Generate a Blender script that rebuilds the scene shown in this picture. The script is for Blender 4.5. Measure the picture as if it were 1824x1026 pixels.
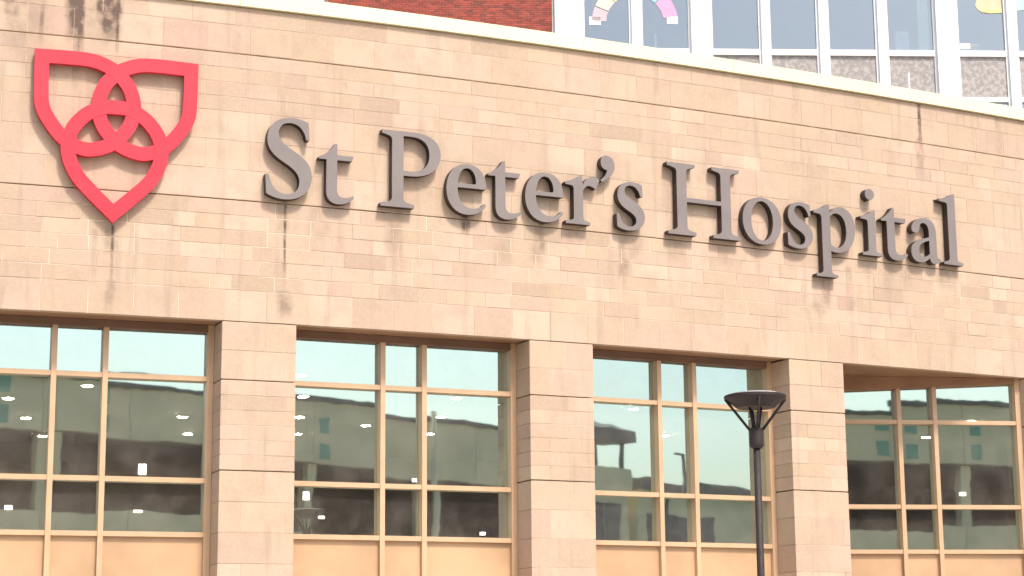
import bpy, bmesh, math, random
from mathutils import Vector, Matrix
from mathutils.geometry import tessellate_polygon

random.seed(11)
scene = bpy.context.scene
for o in list(bpy.data.objects):
    bpy.data.objects.remove(o)
COL = scene.collection

# ------------------------------------------------------------------ camera
EYE = 1.6
PITCH, ROLL = 0.194193, -0.0089975
cam = bpy.data.cameras.new('camera')
cam.sensor_width = 36.0
cam.lens = 36.0 * 3432.3 / 1824.0
cam.clip_start = 0.1
cam.clip_end = 3000
camo = bpy.data.objects.new('camera', cam)
COL.objects.link(camo)
cp, sp, cr, sr = math.cos(PITCH), math.sin(PITCH), math.cos(ROLL), math.sin(ROLL)
Xa, Ua, Fa = Vector((1, 0, 0)), Vector((0, -sp, cp)), Vector((0, cp, sp))
R_, U_ = Xa * cr + Ua * sr, -Xa * sr + Ua * cr
camo.matrix_world = Matrix(((R_.x, U_.x, -Fa.x, 0), (R_.y, U_.y, -Fa.y, 0),
                            (R_.z, U_.z, -Fa.z, EYE), (0, 0, 0, 1)))
scene.camera = camo

# ------------------------------------------------------------------ sky, sun, exposure
SUN_EL = math.radians(54)
SH = Vector((0.56, -0.83)).normalized()
SUN = Vector((SH.x * math.cos(SUN_EL), SH.y * math.cos(SUN_EL), math.sin(SUN_EL)))
world = bpy.data.worlds.new('World')
scene.world = world
world.use_nodes = True
wn = world.node_tree.nodes
sky = wn.new('ShaderNodeTexSky')
sky.sky_type = 'NISHITA'
sky.sun_disc = False
sky.sun_elevation = SUN_EL
sky.sun_rotation = math.atan2(SH.x, SH.y)
sky.air_density = 1.0
sky.dust_density = 4.0
sky.ozone_density = 1.0
world.node_tree.links.new(sky.outputs[0], wn['Background'].inputs[0])
wn['Background'].inputs[1].default_value = 0.148
sun = bpy.data.lights.new('sun', 'SUN')
sun.energy = 2.45
sun.angle = math.radians(7)
sun.color = (1.0, 0.915, 0.83)
suno = bpy.data.objects.new('sun', sun)
suno.rotation_euler = SUN.to_track_quat('Z', 'Y').to_euler()
suno.location = (20, -30, 60)
COL.objects.link(suno)
vs = scene.view_settings
vs.view_transform = 'Standard'
vs.look = 'None'
vs.gamma = 1.0
vs.use_curve_mapping = False
vs.exposure = 0.66
scene.render.engine = 'CYCLES'
scene.cycles.max_bounces = 8
scene.cycles.transparent_max_bounces = 12

# ------------------------------------------------------------------ node helpers
class NT:
    def __init__(self, name):
        self.m = bpy.data.materials.new(name)
        self.m.use_nodes = True
        self.t = self.m.node_tree
        self.b = self.t.nodes['Principled BSDF']
        self.out = self.t.nodes['Material Output']
    def n(self, kind, **kw):
        nd = self.t.nodes.new(kind)
        for k, v in kw.items():
            setattr(nd, k, v)
        return nd
    def put(self, sock, v):
        if isinstance(v, bpy.types.NodeSocket):
            self.t.links.new(v, sock)
        elif v is not None:
            sock.default_value = v
    def math(self, op, a, b=None, clamp=False):
        nd = self.n('ShaderNodeMath', operation=op, use_clamp=clamp)
        self.put(nd.inputs[0], a)
        if b is not None:
            self.put(nd.inputs[1], b)
        return nd.outputs[0]
    def ramp(self, v, f0, f1, t0=0.0, t1=1.0):
        nd = self.n('ShaderNodeMapRange', interpolation_type='SMOOTHSTEP')
        self.put(nd.inputs[0], v)
        for i, x in enumerate((f0, f1, t0, t1)):
            self.put(nd.inputs[i + 1], x)
        return nd.outputs[0]
    def mix(self, fac, a, b, mode='MIX'):
        nd = self.n('ShaderNodeMix', data_type='RGBA', blend_type=mode)
        self.put(nd.inputs[0], fac)
        self.put(nd.inputs[6], a)
        self.put(nd.inputs[7], b)
        return nd.outputs[2]
    def noise(self, vec, scale, detail=3.0, rough=0.55):
        nd = self.n('ShaderNodeTexNoise')
        self.put(nd.inputs['Vector'], vec)
        nd.inputs['Scale'].default_value = scale
        nd.inputs['Detail'].default_value = detail
        nd.inputs['Roughness'].default_value = rough
        return nd.outputs[0]
    def bump(self, h, strength, dist):
        nd = self.n('ShaderNodeBump')
        nd.inputs['Strength'].default_value = strength
        nd.inputs['Distance'].default_value = dist
        self.put(nd.inputs['Height'], h)
        self.t.links.new(nd.outputs[0], self.b.inputs['Normal'])
    def pos(self):
        return self.n('ShaderNodeNewGeometry').outputs['Position']
    def col(self, v):
        self.put(self.b.inputs['Base Color'], v)
    def rough(self, v):
        self.put(self.b.inputs['Roughness'], v)

def rgba(c):
    return (c[0], c[1], c[2], 1.0)

def simple(name, c, rough=0.6, var=0.10, scale=3.0, metal=0.0, bump=0.0, bscale=40.0):
    k = NT(name)
    p = k.pos()
    nz = k.noise(p, scale, 4.0)
    dark = tuple(x * (1 - var) for x in c)
    lite = tuple(min(1, x * (1 + var)) for x in c)
    k.col(k.mix(k.ramp(nz, 0.3, 0.7), rgba(dark), rgba(lite)))
    k.put(k.b.inputs['Metallic'], metal)
    k.rough(k.ramp(k.noise(p, scale * 4, 3.0), 0.2, 0.8, max(0.05, rough - 0.1), min(1, rough + 0.1)))
    if bump:
        k.bump(k.noise(p, bscale, 4.0), bump, 0.01)
    return k.m

def emit(name, c, s):
    k = NT(name)
    k.col(rgba(c))
    k.put(k.b.inputs['Emission Color'], rgba(c))
    k.b.inputs['Emission Strength'].default_value = s
    return k.m

# stains on the stone: (u, half width, z top, z bottom, strength)
STREAKS = [
    (-6.29, 0.17, 10.75, 9.70, 1.5), (-6.20, 0.06, 10.75, 9.30, 0.55), (-6.26, 0.07, 9.92, 9.05, 0.55),
    (-5.83, 0.19, 10.50, 9.80, 1.0), (-5.72, 0.035, 10.6, 9.45, 0.65), (-5.98, 0.05, 10.75, 10.1, 0.6),
    (-7.12, 0.12, 10.75, 9.80, 0.55), (-7.38, 0.10, 10.75, 9.40, 0.40), (-6.72, 0.04, 10.3, 9.80, 0.45),
    (-3.371, 0.030, 7.92, 6.50, 0.95), (-3.40, 0.12, 7.92, 7.30, 0.35), (-3.36, 0.14, 6.62, 6.15, 0.55),
    (-5.70, 0.030, 7.40, 6.45, 0.80), (-5.93, 0.06, 7.30, 6.50, 0.32), (-5.74, 0.15, 7.35, 6.9, 0.40), (-5.72, 0.10, 6.62, 6.12, 0.42),
    (-0.735, 0.095, 7.98, 7.56, 1.15), (0.48, 0.07, 7.92, 7.42, 0.60), (0.42, 0.16, 7.85, 7.05, 0.34),
    (-1.80, 0.20, 7.88, 6.90, 0.34), (-2.58, 0.10, 7.70, 7.0, 0.22), (1.81, 0.10, 7.90, 6.80, 0.45), (1.00, 0.2, 7.86, 7.6, 0.35),
    (2.72, 0.22, 7.85, 7.40, 0.34), (3.55, 0.2, 7.85, 7.50, 0.30), (4.18, 0.09, 7.86, 7.35, 0.3), (5.45, 0.12, 7.48, 6.85, 0.45),
    (7.86, 0.22, 7.85, 7.40, 0.34), (6.25, 0.16, 7.85, 7.45, 0.26), (7.10, 0.14, 7.85, 7.3, 0.24), (5.90, 0.10, 7.7, 6.7, 0.26),
    (7.49, 0.055, 10.66, 9.75, 1.30), (7.47, 0.10, 10.0, 9.10, 0.42), (9.2, 0.10, 10.6, 9.6, 0.25),
    (-6.9, 0.45, 10.7, 9.2, 0.30), (-6.0, 0.40, 10.7, 9.5, 0.28), (-2.9, 0.22, 7.85, 7.1, 0.22), (-0.1, 0.16, 7.8, 7.1, 0.24), (2.0, 0.2, 7.85, 7.2, 0.24), (6.7, 0.18, 7.85, 7.2, 0.24), (5.3, 0.16, 7.45, 6.6, 0.3),
    (-4.1, 0.08, 10.2, 9.8, 0.2), (2.45, 0.07, 10.6, 9.9, 0.22), (5.0, 0.12, 10.6, 9.8, 0.18), (-1.2, 0.14, 10.6, 9.7, 0.14),
]

def stone_material(name, streaks):
    k = NT(name)
    uv = k.n('ShaderNodeUVMap', uv_map='UVMap').outputs[0]
    sep = k.n('ShaderNodeSeparateXYZ')
    k.put(sep.inputs[0], uv)
    u, z = sep.outputs[0], sep.outputs[1]
    tint = k.n('ShaderNodeAttribute', attribute_name='tint').outputs['Color']
    p = k.pos()
    big = k.noise(p, 0.9, 4.0)
    fine = k.noise(p, 26.0, 5.0, 0.65)
    mid = k.noise(p, 3.2, 5.0)
    c = k.mix(k.ramp(big, 0.3, 0.7, 0.0, 0.42), tint, rgba((0.47, 0.365, 0.235)))
    c = k.mix(k.ramp(k.noise(p, 0.45, 3.0), 0.38, 0.66, 0.0, 0.30), c, rgba((0.43, 0.315, 0.22)))
    c = k.mix(k.ramp(mid, 0.45, 0.72, 0.0, 0.42), c, rgba((0.40, 0.285, 0.205)))
    c = k.mix(k.ramp(fine, 0.35, 0.75, 0.0, 0.20), c, rgba((0.68, 0.54, 0.42)))
    # vertical run-off streak noise
    mp = k.n('ShaderNodeMapping')
    k.put(mp.inputs[0], uv)
    mp.inputs['Scale'].default_value = (6.0, 0.5, 1.0)
    run = k.noise(mp.outputs[0], 1.0, 4.0, 0.6)
    c = k.mix(k.ramp(run, 0.52, 0.76, 0.0, 0.55), c, rgba((0.36, 0.27, 0.20)))
    # streaks with a shape of their own
    wob = k.noise(p, 4.0, 3.0)
    wu = k.math('ADD', u, k.math('MULTIPLY', k.math('SUBTRACT', wob, 0.5), 0.16))
    total = None
    for (uc, w, zt, zb, st) in streaks:
        d = k.math('ABSOLUTE', k.math('SUBTRACT', wu if w > 0.075 else u, uc))
        a = k.ramp(d, w * 0.25, w, st, 0.0)
        b = k.ramp(z, zb, zb + (zt - zb) * 0.6, 0.0, 1.0)
        e = k.ramp(z, zt - 0.02, zt + 0.05, 1.0, 0.0)
        m = k.math('MULTIPLY', k.math('MULTIPLY', a, b), e)
        total = m if total is None else k.math('ADD', total, m)
    if total is None:
        total = k.math('MULTIPLY', u, 0.0)
    total = k.math('MULTIPLY', total, k.ramp(k.noise(p, 7.0, 4.0), 0.30, 0.66, 0.35, 1.0))
    total = k.math('MINIMUM', total, 0.95)
    c = k.mix(total, c, rgba((0.115, 0.075, 0.058)))
    k.col(c)
    k.rough(0.88)
    k.bump(k.math('ADD', k.math('MULTIPLY', fine, 0.6), mid), 0.35, 0.008)
    return k.m

def glass_material(name, tint, refl, trans, base, wob=0.25, veil=0.03):
    """architectural glass: tinted see-through pane with a coated mirror-like face"""
    k = NT(name)
    k.t.nodes.remove(k.b)
    p = k.pos()
    gl = k.n('ShaderNodeBsdfGlossy')
    gl.inputs['Color'].default_value = rgba(refl)
    gl.inputs['Roughness'].default_value = 0.015
    tr = k.n('ShaderNodeBsdfTransparent')
    tr.inputs['Color'].default_value = rgba(trans)
    bp = k.n('ShaderNodeBump')
    bp.inputs['Strength'].default_value = wob
    bp.inputs['Distance'].default_value = 0.004
    k.put(bp.inputs['Height'], k.noise(p, 1.3, 2.0))
    k.t.links.new(bp.outputs[0], gl.inputs['Normal'])
    fr = k.n('ShaderNodeFresnel')
    fr.inputs['IOR'].default_value = 1.5
    fac = k.math('ADD', k.math('MULTIPLY', fr.outputs[0], 1.0 - base), base, clamp=True)
    mx = k.n('ShaderNodeMixShader')
    k.put(mx.inputs[0], fac)
    k.t.links.new(tr.outputs[0], mx.inputs[1])
    k.t.links.new(gl.outputs[0], mx.inputs[2])
    df = k.n('ShaderNodeBsdfDiffuse')  # pale diffuse veil mixed in to brighten and haze the dark reflections
    df.inputs['Color'].default_value = (0.62, 0.57, 0.50, 1.0)
    m2 = k.n('ShaderNodeMixShader')
    k.put(m2.inputs[0], k.ramp(k.noise(p, 2.2, 5.0, 0.65), 0.3, 0.75, veil * 0.6, veil * 1.8))
    k.t.links.new(mx.outputs[0], m2.inputs[1])
    k.t.links.new(df.outputs[0], m2.inputs[2])
    k.t.links.new(m2.outputs[0], k.out.inputs['Surface'])
    return k.m

def white_mortar_material():
    k = NT('lime_streaked_mortar')
    p = k.pos()
    k.col(k.mix(k.ramp(k.noise(p, 0.9, 4.0, 0.6), 0.46, 0.58), rgba((0.55, 0.41, 0.30)), rgba((0.76, 0.64, 0.50))))
    k.rough(0.9)
    return k.m

def granite_material():
    k = NT('grey_granite')
    p = k.pos()
    v = k.n('ShaderNodeTexVoronoi')
    k.put(v.inputs['Vector'], p)
    v.inputs['Scale'].default_value = 11.0
    a = k.mix(k.ramp(k.noise(p, 7.0, 6.0, 0.75), 0.42, 0.60), rgba((0.29, 0.265, 0.25)), rgba((0.44, 0.405, 0.38)))
    a = k.mix(k.ramp(v.outputs[0], 0.0, 0.35, 0.25, 0.0), a, rgba((0.24, 0.22, 0.21)))
    k.col(a)
    k.rough(0.5)
    return k.m

def brick_material():
    k = NT('red_brick')
    tint = k.n('ShaderNodeAttribute', attribute_name='tint').outputs['Color']
    p = k.pos()
    nz = k.noise(p, 14.0, 4.0)
    k.col(k.mix(k.ramp(nz, 0.3, 0.75, 0.0, 0.35), tint, rgba((0.17, 0.035, 0.025))))
    k.rough(0.85)
    k.bump(nz, 0.4, 0.01)
    return k.m

M = {}
# one stone; each stretch of wall carries only the streaks that reach it
STONE = {}
def stone_for(u0, u1, z0, z1):
    key = tuple(i for i, (uc, w, zt, zb, st) in enumerate(STREAKS)
                if u0 < uc + w + 0.05 and u1 > uc - w - 0.05 and z0 < zt + 0.06 and z1 > zb)
    if key not in STONE:
        STONE[key] = stone_material('buff_stone', [STREAKS[i] for i in key])
    return STONE[key]
M['mortar'] = simple('pale_mortar', (0.70, 0.55, 0.40), 0.9, 0.12, 6.0)
M['white_mortar'] = white_mortar_material()
M['sealant'] = simple('dark_joint_sealant', (0.19, 0.14, 0.105), 0.8, 0.15)
M['coping'] = simple('cream_coping_metal', (0.84, 0.77, 0.50), 0.42, 0.04, 1.2)
M['frame'] = simple('tan_painted_aluminium', (0.56, 0.385, 0.235), 0.38, 0.06, 2.0)
M['panel'] = simple('tan_metal_panel', (0.52, 0.335, 0.19), 0.45, 0.13, 0.9)
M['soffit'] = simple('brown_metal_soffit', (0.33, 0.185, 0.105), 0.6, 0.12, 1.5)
M['head'] = simple('shade_toned_head_trim', (0.19, 0.105, 0.065), 0.6, 0.12, 1.5)  # brown taken darker than the soffit; shade under the lintel put into the colour
M['glass'] = glass_material('green_coated_glass', None, (0.77, 0.97, 0.89), (0.68, 0.66, 0.58), 0.63, 0.14, 0.06)
M['tglass'] = glass_material('clear_blue_glass', None, (0.80, 0.90, 0.94), (0.90, 0.91, 0.92), 0.32, 0.08, 0.03)
M['white'] = simple('white_painted_frame', (0.82, 0.82, 0.81), 0.4, 0.03, 1.0)
M['granite'] = granite_material()
M['brick'] = brick_material()
M['bmortar'] = simple('brick_mortar', (0.42, 0.25, 0.20), 0.9, 0.15, 8.0)
M['plainbrick'] = simple('far_red_brick', (0.31, 0.075, 0.055), 0.9, 0.15, 6.0)
M['face'] = simple('grey_letter_enamel', (0.208, 0.178, 0.168), 0.45, 0.06, 2.5)
M['return'] = simple('dark_bronze_return', (0.040, 0.023, 0.017), 0.6, 0.15, 3.0)
M['red'] = simple('red_enamel', (0.62, 0.026, 0.048), 0.42, 0.08, 1.5)
M['lamp'] = simple('dark_bronze_lamp_metal', (0.027, 0.018, 0.016), 0.65, 0.2, 8.0)
M['lampglass'] = simple('frosted_lamp_lid', (0.62, 0.60, 0.58), 0.35, 0.05)
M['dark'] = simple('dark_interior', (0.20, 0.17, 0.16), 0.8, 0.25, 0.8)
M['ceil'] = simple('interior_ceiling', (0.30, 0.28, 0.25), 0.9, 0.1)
M['troom'] = simple('tower_room', (0.24, 0.27, 0.30), 0.9, 0.12, 0.5)
M['lit'] = emit('lit_lamp', (1.0, 0.90, 0.74), 330.0)
M['litw'] = emit('lit_white_lamp', (1.0, 0.98, 0.95), 6.0)
M['warm'] = emit('lit_warm_lamp', (1.0, 0.80, 0.42), 5.0)
M['beige'] = simple('beige_concrete', (0.80, 0.67, 0.44), 0.85, 0.08, 0.4)
M['teal'] = simple('teal_panel', (0.20, 0.42, 0.31), 0.6, 0.05)
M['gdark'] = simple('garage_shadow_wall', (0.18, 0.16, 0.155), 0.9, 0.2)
M['roofdark'] = simple('dark_roof_sheet', (0.09, 0.105, 0.10), 0.6, 0.1)
M['pole'] = simple('grey_galvanised', (0.33, 0.33, 0.28), 0.5, 0.1, metal=0.2)
M['asphalt'] = simple('asphalt', (0.05, 0.05, 0.052), 0.9, 0.2, 2.0, bump=0.3)
M['pave'] = simple('bounce_concrete', (0.46, 0.42, 0.36), 0.9, 0.1, 2.0)  # kept pale so the unseen paving throws light back up
M['kerb'] = simple('concrete_kerb', (0.36, 0.34, 0.31), 0.9, 0.1, 2.0)
M['paint'] = simple('white_road_paint', (0.75, 0.75, 0.72), 0.7, 0.1, 5.0)
M['grass'] = simple('ground_grass', (0.06, 0.09, 0.035), 0.95, 0.3, 0.5)
M['roof'] = simple('roof_membrane', (0.30, 0.28, 0.26), 0.9, 0.12, 0.6)
M['bark'] = simple('bark', (0.07, 0.05, 0.035), 0.9, 0.2, 8.0)
M['leaf'] = simple('dark_leaves', (0.035, 0.055, 0.022), 0.8, 0.4, 3.0)
M['paper_white'] = simple('white_card', (0.86, 0.86, 0.84), 0.7, 0.02)

# ------------------------------------------------------------------ object helpers
def link(name, me, mat=None, parent=None):
    o = bpy.data.objects.new(name, me)
    COL.objects.link(o)
    if mat is not None and me is not None and not me.materials:
        me.materials.append(mat)
    if parent is not None:
        o.parent = parent
        o.matrix_parent_inverse = Matrix.Translation(parent.location).inverted()
    return o

def mesh(name, V, F, mat, parent=None, uv=None, tint=None, smooth=False):
    me = bpy.data.meshes.new(name)
    me.from_pydata([tuple(v) for v in V], [], F)
    if uv is not None:
        l = me.uv_layers.new(name='UVMap')
        for i, lp in enumerate(me.loops):
            l.data[i].uv = uv[lp.vertex_index]
    if tint is not None:
        a = me.attributes.new('tint', 'FLOAT_COLOR', 'POINT')
        tl = tint if isinstance(tint, list) else [tint] * len(V)
        for i, t in enumerate(tl):
            a.data[i].color = (t[0], t[1], t[2], 1.0)
    if smooth:
        for p in me.polygons:
            p.use_smooth = True
    me.update()
    return link(name, me, mat, parent)

def empty(name, loc):
    o = bpy.data.objects.new(name, None)
    o.location = loc
    o.empty_display_size = 0.3
    COL.objects.link(o)
    return o

def tag(o, label=None, cat=None, group=None, kind=None):
    if label: o['label'] = label
    if cat: o['category'] = cat
    if group: o['group'] = group
    if kind: o['kind'] = kind
    return o

class MB:
    def __init__(self):
        self.V, self.F = [], []
    def hexa(self, P):
        b = len(self.V)
        self.V += [Vector(p) for p in P]
        self.F += [tuple(b + i for i in f) for f in ((0, 3, 2, 1), (4, 5, 6, 7), (0, 1, 5, 4), (1, 2, 6, 5), (2, 3, 7, 6), (3, 0, 4, 7))]
        return self
    def box(self, x0, x1, y0, y1, z0, z1):
        return self.hexa([(x0, y0, z0), (x1, y0, z0), (x1, y1, z0), (x0, y1, z0), (x0, y0, z1), (x1, y0, z1), (x1, y1, z1), (x0, y1, z1)])
    def lathe(self, c, prof, n=24):
        b = len(self.V)
        for (r, z) in prof:
            for i in range(n):
                a = 2 * math.pi * i / n
                self.V.append(Vector((c[0] + r * math.cos(a), c[1] + r * math.sin(a), c[2] + z)))
        for j in range(len(prof) - 1):
            for i in range(n):
                k = (i + 1) % n
                self.F.append((b + j * n + i, b + j * n + k, b + (j + 1) * n + k, b + (j + 1) * n + i))
        self.F.append(tuple(b + i for i in reversed(range(n))))
        self.F.append(tuple(b + (len(prof) - 1) * n + i for i in range(n)))
        return self
    def tube(self, pts, r, n=8):
        b = len(self.V)
        pts = [Vector(p) for p in pts]
        for i, p in enumerate(pts):
            d = (pts[min(i + 1, len(pts) - 1)] - pts[max(i - 1, 0)]).normalized()
            s = d.cross(Vector((0.12, 0.05, 1)) if abs(d.z) < 0.9 else Vector((1, 0, 0))).normalized()
            t = d.cross(s)
            rr = r[i] if isinstance(r, (list, tuple)) else r
            for k in range(n):
                a = 2 * math.pi * k / n
                self.V.append(p + s * math.cos(a) * rr + t * math.sin(a) * rr)
        for j in range(len(pts) - 1):
            for k in range(n):
                m = (k + 1) % n
                self.F.append((b + j * n + k, b + j * n + m, b + (j + 1) * n + m, b + (j + 1) * n + k))
        self.F.append(tuple(b + k for k in reversed(range(n))))
        self.F.append(tuple(b + (len(pts) - 1) * n + k for k in range(n)))
        return self
    def build(self, name, mat, parent=None, smooth=False, uv=False):
        o = mesh(name, self.V, self.F, mat, parent, smooth=False)
        bm = bmesh.new()
        bm.from_mesh(o.data)
        bmesh.ops.recalc_face_normals(bm, faces=bm.faces)
        bm.to_mesh(o.data)
        bm.free()
        if smooth:
            for p in o.data.polygons:
                p.use_smooth = len(p.vertices) == 4
        return o

# ------------------------------------------------------------------ plan curve of the stone front
def _D(a):
    return 1.0 / (math.cos(a) / 27.0 - 1.69705832e-02 * math.sin(a) - 8.15931338e-03 * a * a - 2.21856798e-04 * a ** 3)
_N = 1841
_A = [-0.46 + 0.92 * i / (_N - 1) for i in range(_N)]
_PX = [_D(a) * math.sin(a) for a in _A]
_PY = [_D(a) * math.cos(a) for a in _A]
_S = [0.0]
for i in range(1, _N):
    _S.append(_S[-1] + math.hypot(_PX[i] - _PX[i - 1], _PY[i] - _PY[i - 1]))
_s0 = _S[_N // 2]
_S = [s - _s0 for s in _S]
import bisect
def wall_frame(u):
    """point, tangent and outward normal of the stone front at arc length u"""
    i = max(1, min(_N - 1, bisect.bisect(_S, u)))
    f = (u - _S[i - 1]) / (_S[i] - _S[i - 1])
    x = _PX[i - 1] + (_PX[i] - _PX[i - 1]) * f
    y = _PY[i - 1] + (_PY[i] - _PY[i - 1]) * f
    j0, j1 = max(0, i - 20), min(_N - 1, i + 20)
    t = Vector((_PX[j1] - _PX[j0], _PY[j1] - _PY[j0])).normalized()
    return Vector((x, y)), t, Vector((t.y, -t.x))
def WP(u, off, z):
    p, t, n = wall_frame(u)
    return Vector((p.x + n.x * off, p.y + n.y * off, z))

U0, U1 = -12.0, 18.0
Z_HEAD, Z_B, Z_A, Z_CB, Z_CT = 6.18, 7.85, 9.92, 10.60, 10.80

# ------------------------------------------------------------------ ground
g = MB().box(-1500, 1500, -1500, 1500, -0.5, -0.02).build('ground', M['grass'])
tag(g, kind='structure')
r = MB().box(-200, 200, -7, 4, -0.3, 0.0).build('road', M['asphalt'])
tag(r, kind='structure')
for k, x in enumerate(range(-60, 61, 6)):
    q = MB().box(x, x + 3, -1.57, -1.43, -0.01, 0.004).build('lane_marking', M['paint'], r)
V = [WP(U0 + (U1 - U0) * i / 40, 0.0, 0) for i in range(41)]
mb = MB()
for i in range(40):
    a, b = V[i], V[i + 1]
    mb.hexa([(a.x, 4.3, -0.3), (b.x, 4.3, -0.3), (b.x, b.y + 0.4, -0.3), (a.x, a.y + 0.4, -0.3),
             (a.x, 4.3, 0.13), (b.x, 4.3, 0.13), (b.x, b.y + 0.4, 0.13), (a.x, a.y + 0.4, 0.13)])
mb.box(-90, -9.0, 4.3, 24.0, -0.3, 0.13).box(12.0, 120, 4.3, 32, -0.3, 0.13)
tag(mb.build('pavement', M['pave']), kind='structure')
tag(MB().box(-200, 200, 4.0, 4.3, -0.3, 0.14).build('kerb', M['kerb']), kind='structure')
tag(MB().box(-200, 200, -7.3, -7.0, -0.3, 0.14).build('kerb', M['kerb']), kind='structure')
tag(MB().box(-200, 200, -24.9, -7.3, -0.3, 0.12).build('pavement', M['pave']), kind='structure')  # unseen forecourt, widened in pale concrete to bounce light onto the opposite front

# ------------------------------------------------------------------ hospital wing: stone front
wing = empty('hospital_building', (0, 27, 0))
tag(wing, 'long curved buff stone hospital front with four tall windows below the sign', 'building')

def curved_slab(mb, u0, u1, o0, o1, z0, z1, step=0.6):
    n = max(1, int(math.ceil((u1 - u0) / step)))
    for i in range(n):
        a, b = u0 + (u1 - u0) * i / n, u0 + (u1 - u0) * (i + 1) / n
        mb.hexa([WP(a, o1, z0), WP(b, o1, z0), WP(b, o0, z0), WP(a, o0, z0), WP(a, o1, z1), WP(b, o1, z1), WP(b, o0, z1), WP(a, o0, z1)])
    return mb

OPEN = [(-7.67, -4.215), (-3.19, 0.265), (1.285, 4.69), (5.715, 9.48)]
PIERS = [(-12.0, -7.67), (-4.215, -3.19), (0.265, 1.285), (4.69, 5.715), (9.48, 18.0)]
GAP = 0.008
BEDS = [(Z_HEAD + GAP, Z_B - GAP), (Z_B + GAP, Z_A - GAP), (Z_A + GAP, Z_CB - 0.012)]
wall = curved_slab(MB(), U0, U1, -0.30, -0.10, Z_HEAD + 0.03, Z_CB - 0.02).build('wall', M['sealant'], wing)
for k, (z0, z1) in enumerate(BEDS):
    curved_slab(MB(), U0, U1, -0.12, -0.0045, z0, z1).build('mortar_bed', M['mortar'] if k else M['white_mortar'], wing)
for a, b in PIERS:
    curved_slab(MB(), a + 0.06, b - 0.06, -0.44, -0.05, 0.0, Z_HEAD + 0.02).build('pier', M['sealant'], wing)
    for z0, z1 in ((0.0, 4.18 - GAP), (4.18 + GAP, 5.39 - GAP), (5.39 + GAP, Z_HEAD - GAP)):
        curved_slab(MB(), a + 0.02, b - 0.02, -0.48, -0.0045, z0, z1).build('mortar_bed', M['mortar'], wing)

PAL = [(0.590, 0.405, 0.300), (0.570, 0.395, 0.280), (0.600, 0.430, 0.310), (0.585, 0.390, 0.295), (0.545, 0.375, 0.275),
       (0.620, 0.455, 0.335), (0.570, 0.405, 0.280), (0.595, 0.415, 0.315)]
BLOCKS = []
def block_geo(u0, u1, z0, z1, depth):
    c = random.uniform(0.001, 0.003)
    j = max(-0.0012, random.gauss(0, 0.0012))
    V, UV = [], []
    def add(u, off, z):
        V.append(WP(u, off, z)); UV.append((u, z))
    for (u, z) in ((u0, z0), (u1, z0), (u1, z1), (u0, z1)):
        add(u, -depth, z)
    for (u, z) in ((u0, z0), (u1, z0), (u1, z1), (u0, z1)):
        add(u, -c + j, z)
    for (u, z) in ((u0 + c, z0 + c), (u1 - c, z0 + c), (u1 - c, z1 - c), (u0 + c, z1 - c)):
        add(u + random.gauss(0, 0.0008), j + random.uniform(-0.0007, 0.0007), z + random.gauss(0, 0.0008))
    F = []
    for a, b in ((0, 4), (4, 8)):
        for i in range(4):
            k = (i + 1) % 4
            F.append((a + i, a + k, b + k, b + i))
    F.append((8, 9, 10, 11))
    return V, F, UV

def tint_for(small):
    b = random.choice(PAL)
    v = random.gauss(1.0, 0.045 if small else 0.03)
    if small and random.random() < 0.10:
        v *= random.uniform(0.82, 0.92)
    if random.random() < 0.06:
        v *= 1.07
    return tuple(min(0.70, x * v * q) for x, q in zip(b, (0.89, 0.925, 0.945)))

def course(ua, ub, z0, z1, phase, depth, L=0.60, ends=False):
    g = 0.0045 if Z_HEAD + 0.1 < z1 < Z_B and ub - ua > 5 else 0.0026
    small = (z1 - z0) < 0.3
    edges = [ua]
    u = ua + (L * phase if phase > 0.01 else L)
    while u < ub - 0.12:
        edges.append(u + (random.gauss(0, 0.004)))
        step = L
        if small:
            step = random.choice((L, L, L, L * 0.66, L * 1.0, L * 0.5))
        u += step
    edges.append(ub)
    for i in range(len(edges) - 1):
        a, b = edges[i] + g, edges[i + 1] - g
        BLOCKS.append(((b - a) * (z1 - z0), a, b, z0 + g, z1 - g, depth, tint_for(small)))

def rows(ua, ub, z0, z1, hs, depth, long_depth=False):
    z, tot = z1, sum(hs)
    sc = (z1 - z0) / tot
    for i, h in enumerate(hs):
        hh = h * sc
        ph = 0.5 if i % 2 else 0.0
        course(ua, ub, z - hh, z, ph, depth)
        z -= hh
rows(U0, U1, Z_A + GAP, Z_CB - 0.012, [0.27, 0.41], 0.09)
rows(U0, U1, Z_B + GAP, Z_A - GAP, [0.205] * 4 + [0.41] * 3, 0.09)
rows(U0, U1, Z_HEAD + 0.0, Z_B - GAP, [0.205] * 6 + [0.42], 0.12)
for a, b in PIERS:
    rows(a, b, 5.39 + GAP, Z_HEAD - GAP, [0.4, 0.4], 0.52)
    rows(a, b, 4.18 + GAP, 5.39 - GAP, [0.2] * 6, 0.52)
    rows(a, b, 0.13, 4.18 - GAP, [0.405] * 10, 0.52)

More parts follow.
